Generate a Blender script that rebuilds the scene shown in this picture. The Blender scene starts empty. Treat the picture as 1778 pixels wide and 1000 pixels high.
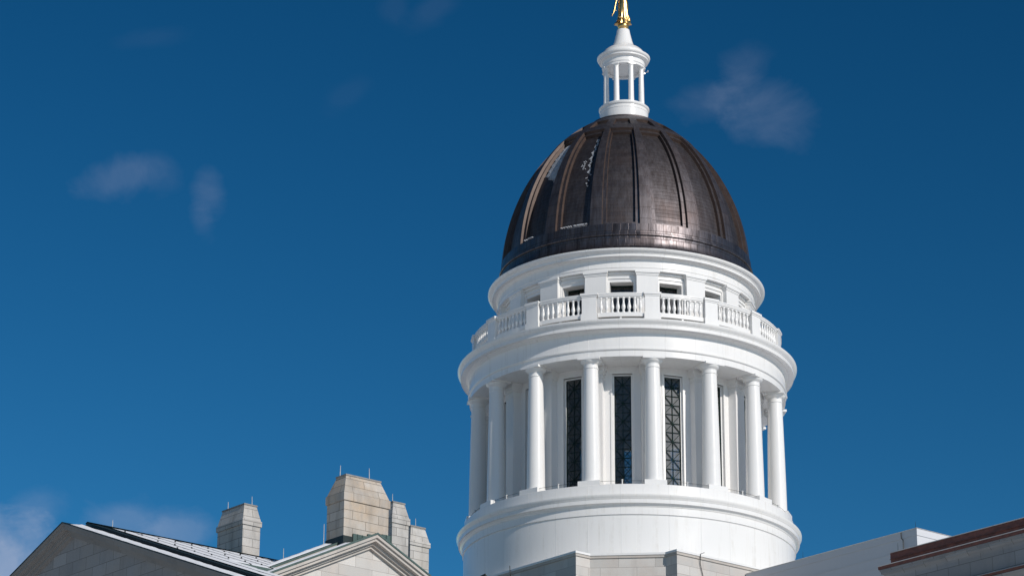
import bpy, bmesh, math, random
from mathutils import Vector, Matrix
random.seed(7)
R_ = math.radians
sc = bpy.context.scene
COL = sc.collection
H = 1.7                                   # camera height; heights below are given from the camera's level

# ------------------------------------------------------------------ camera
cam_d = bpy.data.cameras.new('camera'); cam = bpy.data.objects.new('camera', cam_d); COL.objects.link(cam)
cam_d.sensor_width = 36.0; cam_d.lens = 5000.0 / 1778.0 * 36.0
cam_d.clip_start = 0.5; cam_d.clip_end = 6000
_rt = Vector((0.99999323, -0.00125207, 0.00345938)); _up = Vector((-0.00367899, -0.34032801, 0.94029958)); _fw = Vector((0, 0.94030595, 0.34033032))
m = Matrix((_rt, _up, -_fw)).transposed().to_4x4(); m.translation = (0, 0, H)
cam.matrix_world = m
sc.camera = cam

# ------------------------------------------------------------------ light
SUN_AZ, SUN_EL = 41.0, 28.0               # azimuth from -Y towards +X
world = bpy.data.worlds.new("World"); sc.world = world; world.use_nodes = True
wt = world.node_tree; wn = wt.nodes; wl = wt.links
bg = wn['Background']
sky = wn.new('ShaderNodeTexSky'); sky.sky_type = 'NISHITA'; sky.sun_disc = False
sky.sun_elevation = R_(SUN_EL); sky.sun_rotation = R_(180 - SUN_AZ)
sky.air_density = 1.0; sky.dust_density = 0.0; sky.ozone_density = 4.0
# a deep, polarised winter sky: steeper fall-off and a little more colour than the plain model gives
gm = wn.new('ShaderNodeGamma'); gm.inputs['Gamma'].default_value = 1.72; wl.new(sky.outputs[0], gm.inputs['Color'])
hs = wn.new('ShaderNodeHueSaturation'); hs.inputs['Saturation'].default_value = 1.095; hs.inputs['Hue'].default_value = 0.484; hs.inputs['Value'].default_value = 0.262
wl.new(gm.outputs[0], hs.inputs['Color'])
bg.inputs['Strength'].default_value = 0.072
# thin clouds: soft patches of broken noise at directions of the sky
def wmath(op, a, b=None, c=None, clamp=False):
    n = wn.new('ShaderNodeMath'); n.operation = op; n.use_clamp = clamp
    for i, v in enumerate((a, b, c)):
        if v is None: continue
        if isinstance(v, (int, float)): n.inputs[i].default_value = v
        else: wl.new(v, n.inputs[i])
    return n.outputs[0]
def wdot(v, vec):
    n = wn.new('ShaderNodeVectorMath'); n.operation = 'DOT_PRODUCT'; wl.new(v, n.inputs[0]); n.inputs[1].default_value = vec
    return n.outputs['Value']
tc = wn.new('ShaderNodeTexCoord')
dirv = tc.outputs['Generated']
nz = wn.new('ShaderNodeTexNoise'); nz.inputs['Scale'].default_value = 30.0; nz.inputs['Detail'].default_value = 12.0
nz.inputs['Roughness'].default_value = 0.6; nz.inputs['Distortion'].default_value = 0.35
mp = wn.new('ShaderNodeMapping'); mp.inputs['Scale'].default_value = (1.0, 1.0, 1.45); mp.inputs['Rotation'].default_value = (0, R_(18), 0)
wl.new(dirv, mp.inputs['Vector']); wl.new(mp.outputs[0], nz.inputs['Vector'])
cn = wmath('MULTIPLY_ADD', nz.outputs['Fac'], 3.6, -1.25, clamp=True)
#        direction (azimuth from +Y, elevation), half width, half height, tilt, amount
clouds = [(5.35, 23.40, 1.35, .72, -24, .115), (4.2, 23.6, 1.0, .5, -5, .085), (5.0, 24.2, .6, .5, 30, .06),
          (-8.3, 21.85, 1.15, .46, 18, .115), (-7.5, 22.05, .5, .6, 30, .07), (-6.48, 21.70, .40, .60, 8, .11), (-6.62, 21.2, .25, .42, 12, .06),
          (-10.75, 14.2, 1.7, 1.3, -30, .60), (-9.75, 15.35, .6, .5, 10, .12), (-6.72, 14.95, .75, .55, 15, .20), (-7.9, 15.1, .75, .42, 0, .18),
          (-7.9, 24.6, .8, .25, 12, .016), (-1.75, 25.4, .6, .32, 30, .028), (-2.6, 25.4, .35, .3, 0, .018), (-3.6, 23.65, .5, .25, 35, .012)]
tot = None
for az, el, w, h, tilt, amt in clouds:
    a, e = R_(az), R_(el)
    c = Vector((math.sin(a) * math.cos(e), math.cos(a) * math.cos(e), math.sin(e)))
    tx = Vector((math.cos(a), -math.sin(a), 0)); ty = c.cross(tx) * -1
    if ty.z < 0: ty = -ty
    t = R_(tilt); ux = tx * math.cos(t) + ty * math.sin(t); uy = ty * math.cos(t) - tx * math.sin(t)
    x = wdot(dirv, ux / math.sin(R_(w))); y = wdot(dirv, uy / math.sin(R_(h)))
    d = wmath('ADD', wmath('MULTIPLY', x, x), wmath('MULTIPLY', y, y))
    g = wmath('ADD', wmath('EXPONENT', wmath('MULTIPLY', d, -1.1)), wmath('MULTIPLY_ADD', nz.outputs['Fac'], 1.5, -1.02))
    g = wmath('MULTIPLY', g, 1.7, clamp=True); g = wmath('MULTIPLY', wmath('MULTIPLY', g, wmath('EXPONENT', wmath('MULTIPLY', d, -.25))), amt)
    front = wmath('GREATER_THAN', wdot(dirv, c), 0.0)
    g = wmath('MULTIPLY', g, front)
    tot = g if tot is None else wmath('ADD', tot, g)
cf = wmath('MULTIPLY', tot, wmath('MULTIPLY_ADD', cn, .45, 0.70), clamp=True)
mx = wn.new('ShaderNodeMix'); mx.data_type = 'RGBA'
wl.new(cf, mx.inputs['Factor']); wl.new(hs.outputs[0], mx.inputs[6]); mx.inputs[7].default_value = (5.4, 6.2, 8.2, 1)
wl.new(mx.outputs[2], bg.inputs['Color'])

sd = bpy.data.lights.new('sun', 'SUN'); sd.energy = 3.36; sd.angle = R_(0.53); sd.color = (1.0, 0.935, 0.855)
sun = bpy.data.objects.new('sun', sd); COL.objects.link(sun)
_s = Vector((math.sin(R_(SUN_AZ)) * math.cos(R_(SUN_EL)), -math.cos(R_(SUN_AZ)) * math.cos(R_(SUN_EL)), math.sin(R_(SUN_EL))))
sun.rotation_euler = _s.to_track_quat('Z', 'Y').to_euler(); sun.location = (60, -20, 90)
sc.view_settings.view_transform = 'Standard'; sc.view_settings.look = 'None'
sc.view_settings.exposure = 0.0; sc.view_settings.gamma = 1.0

# ------------------------------------------------------------------ materials
class Mat:
    def __init__(s, name):
        s.m = bpy.data.materials.new(name); s.m.use_nodes = True
        s.n = s.m.node_tree.nodes; s.l = s.m.node_tree.links; s.p = s.n['Principled BSDF']
    def node(s, t, **kw):
        n = s.n.new(t)
        for k, v in kw.items():
            if k in n.inputs.keys(): n.inputs[k].default_value = v
            else: setattr(n, k, v)
        return n
    def link(s, a, b): s.l.new(a, b)
    def set(s, **kw):
        for k, v in kw.items(): s.p.inputs[k.replace('_', ' ')].default_value = v
    def math(s, op, a, b=None, clamp=False):
        n = s.n.new('ShaderNodeMath'); n.operation = op; n.use_clamp = clamp
        for i, v in enumerate((a, b)):
            if v is None: continue
            if isinstance(v, (int, float)): n.inputs[i].default_value = v
            else: s.l.new(v, n.inputs[i])
        return n.outputs[0]
    def mix(s, fac, a, b, blend='MIX'):
        n = s.n.new('ShaderNodeMix'); n.data_type = 'RGBA'; n.blend_type = blend
        for i, v in ((0, fac), (6, a), (7, b)):
            if isinstance(v, (int, float)): n.inputs[i].default_value = v
            elif isinstance(v, tuple): n.inputs[i].default_value = v if len(v) == 4 else (*v, 1)
            else: s.l.new(v, n.inputs[i])
        return n.outputs[2]
    def noise(s, scale, detail=4, rough=.55, vec=None, stretch=None):
        n = s.node('ShaderNodeTexNoise', Scale=scale, Detail=detail, Roughness=rough)
        if vec is None: vec = s.node('ShaderNodeTexCoord').outputs['Object']
        if stretch:
            mpn = s.node('ShaderNodeMapping'); mpn.inputs['Scale'].default_value = stretch
            s.link(vec, mpn.inputs['Vector']); vec = mpn.outputs[0]
        s.link(vec, n.inputs['Vector']); return n.outputs['Fac']
    def ramp(s, fac, lo, hi):
        n = s.node('ShaderNodeMapRange'); n.inputs['From Min'].default_value = lo; n.inputs['From Max'].default_value = hi
        s.link(fac, n.inputs['Value']); return n.outputs[0]
    def bump(s, height, strength=.3, dist=.02, normal=None):
        n = s.node('ShaderNodeBump', Strength=strength, Distance=dist); s.link(height, n.inputs['Height'])
        if normal is not None: s.link(normal, n.inputs['Normal'])
        s.link(n.outputs[0], s.p.inputs['Normal']); return n.outputs[0]
    def uv(s):
        return s.node('ShaderNodeUVMap').outputs[0]

def paint(name, col, rough, streak=.12, dirt=(.52, .50, .46)):
    k = Mat(name); k.set(Roughness=rough); k.p.inputs['Specular IOR Level'].default_value = .5
    st = k.noise(1.0, 6, .6, stretch=(5.5, 5.5, .35))
    sp = k.noise(3.0, 8, .65)
    f = k.math('MULTIPLY', k.ramp(st, .52, .80), k.ramp(sp, .35, .7), True)
    c = k.mix(k.math('MULTIPLY', f, streak * 3), col, dirt)
    k.link(c, k.p.inputs['Base Color'])
    r = k.math('ADD', k.math('MULTIPLY', k.noise(1.3, 5), .16), rough - .08)
    k.link(r, k.p.inputs['Roughness'])
    bn = k.math('ADD', k.noise(1.0, 3, stretch=(3.2, 3.2, .8)), k.math('MULTIPLY', k.noise(9, 4), .25))
    k.bump(bn, .16, .03)
    return k.m
M_white = paint('white_gloss_paint', (.80, .79, .775), .22)
def painted_sheet(name, col, rough):
    m_ = paint(name, col, rough, .2, (.50, .46, .39)); nt = m_.node_tree; n = nt.nodes; p = n['Principled BSDF']
    uv = n.new('ShaderNodeUVMap'); br = n.new('ShaderNodeTexBrick'); nt.links.new(uv.outputs[0], br.inputs['Vector'])
    br.inputs['Scale'].default_value = 1; br.inputs['Brick Width'].default_value = 1.55; br.inputs['Row Height'].default_value = 60; br.offset = 0
    br.inputs['Mortar Size'].default_value = .013; br.inputs['Mortar Smooth'].default_value = .6
    src = p.inputs['Base Color'].links[0].from_socket; mx_ = n.new('ShaderNodeMix'); mx_.data_type = 'RGBA'
    mu = n.new('ShaderNodeMath'); mu.operation = 'MULTIPLY'; mu.inputs[1].default_value = .18; nt.links.new(br.outputs['Fac'], mu.inputs[0])
    nt.links.new(mu.outputs[0], mx_.inputs[0]); nt.links.new(src, mx_.inputs[6]); mx_.inputs[7].default_value = (.45, .45, .44, 1); nt.links.new(mx_.outputs[2], p.inputs['Base Color'])
    b1 = p.inputs['Normal'].links[0].from_node; b2 = n.new('ShaderNodeBump'); b2.inputs['Strength'].default_value = .5; b2.inputs['Distance'].default_value = .02
    nt.links.new(br.outputs['Fac'], b2.inputs['Height']); nt.links.new(b1.outputs[0], b2.inputs['Normal']); nt.links.new(b2.outputs[0], p.inputs['Normal'])
    return m_
M_ring = painted_sheet('white_painted_sheet', (.80, .79, .775), .22)
M_white_in = paint('white_wall_paint', (.77, .76, .75), .38)
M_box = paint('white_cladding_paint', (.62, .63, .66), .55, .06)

def copper_sheet(name, rowh, colw, shift=.5, tone=1.0, vary=.05, tilt=.045, joint=.055, stain=None, rough=.30):
    k = Mat(name); uv = k.uv()
    sep = k.node('ShaderNodeSeparateXYZ'); k.link(uv, sep.inputs[0])
    rowf = k.math('DIVIDE', sep.outputs[1], rowh); row = k.math('FLOOR', rowf)
    wr = k.node('ShaderNodeTexWhiteNoise', noise_dimensions='1D'); k.link(row, wr.inputs['W'])
    off = k.math('MULTIPLY', wr.outputs['Value'], shift * 2)
    colf = k.math('ADD', k.math('DIVIDE', sep.outputs[0], colw), off); colm = k.math('FLOOR', colf)
    cmb = k.node('ShaderNodeCombineXYZ'); k.link(colm, cmb.inputs[0]); k.link(row, cmb.inputs[1])
    wnz = k.node('ShaderNodeTexWhiteNoise', noise_dimensions='2D'); k.link(cmb.outputs[0], wnz.inputs['Vector'])
    fr = k.math('FRACT', rowf); fc = k.math('FRACT', colf)
    e1 = k.math('LESS_THAN', fr, joint * .3 / rowh); e2 = k.math('LESS_THAN', fc, joint * .3 / colw)
    edge = k.math('MAXIMUM', e1, k.math('MULTIPLY', e2, .85))
    # tarnish in vertical streaks, brown to purple-grey, with a few black runs
    st = k.noise(1.0, 7, .65, stretch=(6.0, 6.0, .4)); bl = k.noise(.5, 5)
    T_ = lambda c: tuple(x * tone for x in c)
    c = k.mix(k.ramp(st, .38, .66), T_((.080, .070, .073)), T_((.132, .122, .131)))
    c = k.mix(k.math('MULTIPLY', k.ramp(bl, .50, .72), .5), c, T_((.112, .078, .070)))
    c = k.mix(k.math('MULTIPLY', k.ramp(wnz.outputs['Value'], .1, .9), vary * 6), c, k.mix(.5, c, (.035, .026, .025)))
    c = k.mix(k.math('MULTIPLY', edge, .8), c, (.022, .014, .012))
    if stain:
        runs = k.math('MULTIPLY', k.ramp(k.noise(1.0, 6, .7, stretch=(2.6, 2.6, .55)), .52, .66), stain)
        c = k.mix(runs, c, (.016, .013, .013))
    k.link(c, k.p.inputs['Base Color'])
    k.set(Metallic=.86); k.p.inputs['Specular IOR Level'].default_value = .5
    r = k.math('ADD', k.math('MULTIPLY', wnz.outputs['Value'], .07), k.math('ADD', k.math('MULTIPLY', k.noise(2.4, 5), .18), rough))
    k.link(r, k.p.inputs['Roughness'])
    geo = k.node('ShaderNodeNewGeometry')
    sub = k.node('ShaderNodeVectorMath', operation='SUBTRACT'); k.link(wnz.outputs['Color'], sub.inputs[0]); sub.inputs[1].default_value = (.5, .5, .5)
    scl = k.node('ShaderNodeVectorMath', operation='SCALE'); k.link(sub.outputs[0], scl.inputs[0]); scl.inputs['Scale'].default_value = tilt
    add = k.node('ShaderNodeVectorMath', operation='ADD'); k.link(geo.outputs['Normal'], add.inputs[0]); k.link(scl.outputs[0], add.inputs[1])
    nrm = k.node('ShaderNodeVectorMath', operation='NORMALIZE'); k.link(add.outputs[0], nrm.inputs[0])
    hgt = k.math('ADD', k.math('SUBTRACT', 1.0, edge), k.math('MULTIPLY', k.noise(5, 5, stretch=(4, 4, .5)), .9))
    k.bump(hgt, .30, .012, nrm.outputs[0])
    return k.m
M_copper = copper_sheet('dark_copper_rib_sheets', .62, 40.0, .5, 1.16, .03, .02, rough=.37)
M_copper_p = copper_sheet('dark_copper_panel_sheets', .215, 1.9, .5, .86, .03, .018, .05, rough=.43)
M_copper_b = copper_sheet('dark_copper_band_shingles', .40, .34, .5, 1.12, .05, .075, .07, stain=.6, rough=.27)
def simple(name, col, rough=.5, metal=0.0, var=.15, scale=4.0, bump=.15, stretch=None, col2=None):
    k = Mat(name); k.set(Roughness=rough, Metallic=metal)
    n = k.noise(scale, 6, .6, stretch=stretch)
    c2 = col2 or tuple(x * (1 - var * 2) for x in col)
    k.link(k.mix(k.ramp(n, .3, .72), col, c2), k.p.inputs['Base Color'])
    if bump: k.bump(k.noise(scale * 3, 5), bump, .02)
    return k.m
M_trim = simple('bright_copper_edging', (.095, .064, .053), .5, .3, .2, 3, .1, col2=(.055, .036, .030))
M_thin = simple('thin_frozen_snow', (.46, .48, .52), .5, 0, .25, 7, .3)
M_snow = simple('snow', (.86, .88, .92), .65, 0, .05, 9, .35)
M_gold = simple('gold_leaf', (.80, .55, .24), .34, 1.0, .12, 6, .12, col2=(.55, .34, .12))
M_green = simple('green_copper_sheet', (.085, .135, .12), .5, .15, .2, 5, .12, col2=(.05, .085, .08))
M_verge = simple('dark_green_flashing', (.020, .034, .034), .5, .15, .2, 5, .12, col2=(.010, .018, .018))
M_brown = simple('red_brown_copper', (.25, .085, .056), .5, .1, .3, 3.2, .2, stretch=(1, 1, 2), col2=(.08, .032, .026))
M_lead = simple('pale_metal_cap', (.60, .60, .59), .5, .2, .1, 6, .05)
M_cap = simple('grey_slab_cap', (.30, .29, .275), .7, 0, .2, 6, .1)
M_iron = simple('dark_iron', (.025, .03, .03), .55, .3, .1, 6, 0)
M_rod = simple('sun_bright_rod', (.66, .65, .64), .5, .2, .1, 6, 0)  # paler than the iron rods; the sun on them is in the colour
M_lattice = simple('dark_green_iron_lattice', (.016, .032, .030), .9, 0, .1, 9, 0)
M_lattice.node_tree.nodes['Principled BSDF'].inputs['Specular IOR Level'].default_value = .08
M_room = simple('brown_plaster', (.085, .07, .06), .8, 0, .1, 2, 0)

def granite(name, base, warm, joint, bw=1.15, bh=.42, stain=.35, mortar=.012, lo=.52, hi=.78):
    k = Mat(name); uv = k.uv()
    br = k.node('ShaderNodeTexBrick'); br.inputs['Scale'].default_value = 1.0
    br.inputs['Brick Width'].default_value = bw; br.inputs['Row Height'].default_value = bh
    br.inputs['Mortar Size'].default_value = mortar; br.inputs['Mortar Smooth'].default_value = .3; br.inputs['Bias'].default_value = 0
    br.inputs['Color1'].default_value = (0, 0, 0, 1); br.inputs['Color2'].default_value = (1, 1, 1, 1); br.inputs['Mortar'].default_value = (.5, .5, .5, 1)
    k.link(uv, br.inputs['Vector'])
    spk = k.noise(38, 3, .7); cl = k.noise(.9, 7, .62); st = k.noise(1.2, 6, .6, stretch=(1.6, 1.6, .5))
    c = k.mix(br.outputs['Color'], tuple(x * .80 for x in base), tuple(min(1, x * 1.08) for x in base))
    c = k.mix(k.math('MULTIPLY', k.ramp(cl, .44, .68), .75), c, warm)
    c = k.mix(k.math('MULTIPLY', k.ramp(st, lo, hi), stain), c, tuple(x * .45 for x in base))
    c = k.mix(k.math('MULTIPLY', k.ramp(spk, .42, .62), .22), c, tuple(x * .62 for x in base))
    c = k.mix(k.math('MULTIPLY', br.outputs['Fac'], .85), c, joint)
    k.link(c, k.p.inputs['Base Color']); k.set(Roughness=.78)
    h = k.math('ADD', k.math('MULTIPLY', br.outputs['Fac'], -1.0), k.math('MULTIPLY', spk, .35))
    k.bump(h, .35, .02)
    return k.m
M_gran = granite('pale_granite', (.60, .578, .55), (.56, .50, .455), (.30, .27, .25), 1.65, .43, .25, .009)
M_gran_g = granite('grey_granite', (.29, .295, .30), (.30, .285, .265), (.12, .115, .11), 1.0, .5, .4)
M_gran_w = granite('buff_granite', (.50, .455, .405), (.53, .39, .26), (.13, .105, .08), 1.3, .36, .6, .012, .46, .70)
M_gran_c = granite('weathered_granite', (.54, .52, .495), (.50, .455, .40), (.13, .12, .11), .95, .36, .6, .012, .46, .68)
M_trimst = granite('dressed_granite', (.56, .525, .485), (.54, .47, .42), (.28, .25, .22), 1.9, 9.0, .35, .006)
M_trimst_shade = granite('shaded_dressed_granite', (.27, .262, .25), (.27, .245, .22), (.13, .12, .11), 1.9, 9.0, .4, .006)  # darker copy of the dressed granite; the left gable's shade is in its colour

def glass():
    k = Mat('tinted_window_glass'); out = k.n['Material Output']
    tr = k.node('ShaderNodeBsdfTransparent'); tr.inputs[0].default_value = (.74, .76, .76, 1)
    gl = k.node('ShaderNodeBsdfGlossy'); gl.inputs['Roughness'].default_value = .05; gl.inputs[0].default_value = (.9, .9, .9, 1)
    fr = k.node('ShaderNodeFresnel', IOR=1.5)
    b = k.node('ShaderNodeBump', Strength=.12, Distance=.05); k.link(k.noise(2.2, 2), b.inputs['Height']); k.link(b.outputs[0], gl.inputs['Normal'])
    ms = k.node('ShaderNodeMixShader'); k.link(k.math('MULTIPLY', fr.outputs[0], .45, True), ms.inputs[0]); k.link(tr.outputs[0], ms.inputs[1]); k.link(gl.outputs[0], ms.inputs[2])
    g2 = k.node('ShaderNodeBsdfGlossy'); g2.inputs['Roughness'].default_value = .40; g2.inputs[0].default_value = (.9, .92, .95, 1)
    m3 = k.node('ShaderNodeMixShader'); k.link(k.math('ADD', k.math('MULTIPLY', k.noise(1.7, 5, stretch=(1, 1, .5)), .032), .003), m3.inputs[0]); k.link(ms.outputs[0], m3.inputs[1]); k.link(g2.outputs[0], m3.inputs[2])
    df = k.node('ShaderNodeBsdfDiffuse'); df.inputs[0].default_value = (.52, .52, .52, 1)     # dusty film on the panes
    m2 = k.node('ShaderNodeMixShader'); k.link(k.math('MULTIPLY', k.noise(1.4, 5), .09), m2.inputs[0]); k.link(m3.outputs[0], m2.inputs[1]); k.link(df.outputs[0], m2.inputs[2])
    k.link(m2.outputs[0], out.inputs['Surface']); k.n.remove(k.p); return k.m
M_glass = glass()
k = Mat('black_window_glass'); k.set(Roughness=.12); k.link(k.mix(k.ramp(k.noise(1.5, 3), .4, .6), (.012, .013, .013), (.03, .03, .028)), k.p.inputs['Base Color']); M_dark = k.m
k = Mat('snowy_ground'); k.set(Roughness=.8)
k.link(k.mix(k.ramp(k.noise(.06, 6), .42, .56), (.72, .72, .73), (.86, .87, .88)), k.p.inputs['Base Color']); M_ground = k.m

# ------------------------------------------------------------------ mesh helpers
class MB:
    def __init__(s): s.v = []; s.f = []; s.uv = []; s.mi = []
    def face(s, pts, uv=None, mi=0):
        i = len(s.v); s.v += [tuple(p) for p in pts]; s.f.append(tuple(range(i, i + len(pts)))); s.uv.append(uv); s.mi.append(mi)
    def grid(s, rows, uvs=None, mi=None, wrap=False):
        base = len(s.v); n = len(rows[0])
        for r in rows: s.v += [tuple(p) for p in r]
        for i in range(len(rows) - 1):
            for j in range(n if wrap else n - 1):
                k = (j + 1) % n
                s.f.append((base + i * n + j, base + i * n + k, base + (i + 1) * n + k, base + (i + 1) * n + j))
                if uvs: s.uv.append([uvs[i][j], uvs[i][j + 1], uvs[i + 1][j + 1], uvs[i + 1][j]])
                else: s.uv.append(None)
                s.mi.append(mi(i, j) if mi else 0)
    def hexa(s, b, t, mi=0):               # bottom loop and top loop of equal length (counter-clockwise seen from above)
        n = len(b)
        s.face(list(reversed(b)), mi=mi); s.face(t, mi=mi)
        for i in range(n): s.face([b[i], b[(i + 1) % n], t[(i + 1) % n], t[i]], mi=mi)
    def box(s, x0, x1, y0, y1, z0, z1, mi=0):
        b = [(x0, y0, z0), (x1, y0, z0), (x1, y1, z0), (x0, y1, z0)]
        s.hexa(b, [(x, y, z1) for x, y, z in b], mi)
    def frustum(s, x0, x1, y0, y1, z0, z1, tx, ty, mi=0):
        b = [(x0, y0, z0), (x1, y0, z0), (x1, y1, z0), (x0, y1, z0)]
        t = [(x0 + tx, y0 + ty, z1), (x1 - tx, y0 + ty, z1), (x1 - tx, y1 - ty, z1), (x0 + tx, y1 - ty, z1)]
        s.hexa(b, t, mi)
    def extrude(s, poly, z0, z1, mi=0):
        s.hexa([(x, y, z0) for x, y in poly], [(x, y, z1) for x, y in poly], mi)
    def lathe(s, prof, n=48, cx=0, cy=0, close=True, k=6.0):
        acc = [0]
        for a, b in zip(prof, prof[1:]): acc.append(acc[-1] + math.hypot(b[0] - a[0], b[1] - a[1]))
        rows = []; uvs = []
        for (r, z), L in zip(prof, acc):
            rows.append([(cx + r * math.sin(2 * math.pi * j / n), cy - r * math.cos(2 * math.pi * j / n), z) for j in range(n)])
            uvs.append([(2 * math.pi * j / n * k, L) for j in range(n + 1)])
        s.grid(rows, uvs, wrap=True)
    def arc(s, r0, r1, a0, a1, z0, z1, n=6):   # curved box about the z axis, angles in degrees from -Y towards +X
        pt = lambda r, a, z: (r * math.sin(R_(a)), -r * math.cos(R_(a)), z)
        A = [a0 + (a1 - a0) * i / n for i in range(n + 1)]
        for i in range(n):
            p, q = A[i], A[i + 1]
            s.face([pt(r1, p, z0), pt(r1, q, z0), pt(r1, q, z1), pt(r1, p, z1)])
            s.face([pt(r0, q, z0), pt(r0, p, z0), pt(r0, p, z1), pt(r0, q, z1)])
            s.face([pt(r1, p, z1), pt(r1, q, z1), pt(r0, q, z1), pt(r0, p, z1)])
            s.face([pt(r0, p, z0), pt(r0, q, z0), pt(r1, q, z0), pt(r1, p, z0)])
        s.face([pt(r0, a0, z0), pt(r1, a0, z0), pt(r1, a0, z1), pt(r0, a0, z1)])
        s.face([pt(r1, a1, z0), pt(r0, a1, z0), pt(r0, a1, z1), pt(r1, a1, z1)])
    def tube(s, pts, r, n=6, r1=None):
        pts = [Vector(p) for p in pts]; rows = []
        for i, p in enumerate(pts):
            d = (pts[min(i + 1, len(pts) - 1)] - pts[max(i - 1, 0)]).normalized()
            a = d.orthogonal().normalized(); b = d.cross(a)
            rr = r if r1 is None else r + (r1 - r) * i / (len(pts) - 1)
            rows.append([p + (a * math.cos(t) + b * math.sin(t)) * rr for t in (2 * math.pi * j / n for j in range(n))])
        s.grid(rows, wrap=True); s.face(list(reversed(rows[0]))); s.face(rows[-1])
    def bar(s, p, q, w, d=(0, 1, 0)):      # square bar between two points
        p, q = Vector(p), Vector(q); t = (q - p).normalized(); a = Vector(d); b = t.cross(a).normalized(); h = w / 2
        c0 = [p + a * (i * h) + b * (j * h) for i, j in ((-1, -1), (1, -1), (1, 1), (-1, 1))]; c1 = [x + (q - p) for x in c0]
        s.hexa([tuple(x) for x in c0], [tuple(x) for x in c1])
    def build(s, name, mats, parent=None, smooth=35, weld=True):
        me = bpy.data.meshes.new(name); me.from_pydata(s.v, [], s.f)
        for mm in (mats if isinstance(mats, (list, tuple)) else [mats]): me.materials.append(mm)
        ul = me.uv_layers.new(name='UVMap')
        for p in me.polygons:
            p.material_index = s.mi[p.index]; u = s.uv[p.index]
            if u is None:
                nrm = p.normal
                if abs(nrm.z) > .93: ax, ay = Vector((1, 0, 0)), Vector((0, 1, 0))
                else: ax = Vector((-nrm.y, nrm.x, 0)).normalized(); ay = nrm.cross(ax)
                for li in p.loop_indices:
                    co = Vector(s.v[me.loops[li].vertex_index]); ul.data[li].uv = (co.dot(ax), co.dot(ay))
            else:
                for li, c in zip(p.loop_indices, u): ul.data[li].uv = c
        if weld:
            bm = bmesh.new(); bm.from_mesh(me); bmesh.ops.remove_doubles(bm, verts=bm.verts, dist=.0004)
            bmesh.ops.recalc_face_normals(bm, faces=bm.faces); bm.to_mesh(me); bm.free()
        if smooth:
            for p in me.polygons: p.use_smooth = True
            me.set_sharp_from_angle(angle=R_(smooth))
        o = bpy.data.objects.new(name, me); COL.objects.link(o)
        if parent: o.parent = parent
        return o
def thing(name, label, cat, loc=(0, 0, 0), rz=0, group=None):
    o = bpy.data.objects.new(name, None); COL.objects.link(o); o.empty_display_size = .5
    o.location = loc; o.rotation_euler = (0, 0, rz); o['label'] = label; o['category'] = cat
    if group: o['group'] = group
    return o
def tag(o, label=None, cat=None, group=None, kind=None):
    for k_, v_ in (('label', label), ('category', cat), ('group', group), ('kind', kind)):
        if v_: o[k_] = v_
    return o
def dup(o, parent, rz):
    c = o.copy(); COL.objects.link(c); c.parent = parent; c.rotation_euler = (0, 0, rz)
    for ch in o.children:
        d = ch.copy(); COL.objects.link(d); d.parent = c
    return c
def up(prof): return [(r, z + H) for r, z in prof]

# ------------------------------------------------------------------ setting
g = MB(); g.face([(-3000, -3000, 0), (3000, -3000, 0), (3000, 3000, 0), (-3000, 3000, 0)])
tag(g.build('ground', M_ground, smooth=0), kind='structure')

CX, CY = 5.681, 135.0
PH = 6.9                                   # azimuth of the first column
BAYS = 16; STEP = 360 / BAYS

# ------------------------------------------------------------------ dome tower
T = thing('dome_tower', 'tall white colonnaded tower with a dark ribbed copper dome and small lantern', 'building', (CX, CY, 0))
b = MB()
b.lathe(up([(0, 26), (7.96, 26), (7.985, 34.99), (7.97, 35.0), (7.97, 35.02), (8.03, 35.035), (8.03, 35.375), (8.055, 35.385), (8.07, 35.43), (8.12, 35.47), (8.15, 35.51),
            (8.225, 35.52), (8.23, 35.70), (8.25, 35.715), (8.255, 35.74), (8.29, 35.78), (8.33, 35.85), (8.335, 35.905), (8.02, 35.955), (7.965, 35.98), (7.955, 36.48), (7.935, 36.494), (0, 36.494)]), 192, k=8)
b.build('base_drum', M_ring, T)

# colonnade wall with sixteen tall openings
RW, RWi = 6.2, 5.72
HW = 4.35                                   # half angle of an opening
ZF, ZO = 36.494 + H, 42.36 + H
b = MB()
for i in range(BAYS):
    c = PH + STEP * i
    b.arc(RWi, RW, c - STEP / 2 + HW, c + STEP / 2 - HW, ZF - .02, ZO, 8)
for i in range(BAYS * 4):
    b.arc(RWi, RW + .002, i * STEP / 4, (i + 1) * STEP / 4, ZO, 42.80 + H, 2)
# horizontal joints of the cladding are drawn by a shallow ledge under the soffit
b.build('colonnade_wall', M_white_in, T, smooth=25)
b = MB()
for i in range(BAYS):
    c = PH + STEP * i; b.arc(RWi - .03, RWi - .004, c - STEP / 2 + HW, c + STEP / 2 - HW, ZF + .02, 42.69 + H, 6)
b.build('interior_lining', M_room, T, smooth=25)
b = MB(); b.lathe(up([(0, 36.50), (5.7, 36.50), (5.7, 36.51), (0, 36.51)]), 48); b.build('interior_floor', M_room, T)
b = MB(); b.lathe(up([(5.7, 42.70), (5.7, 42.69), (3.0, 44.0), (0, 44.3)]), 48); b.build('interior_ceiling', M_room, T)

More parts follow.
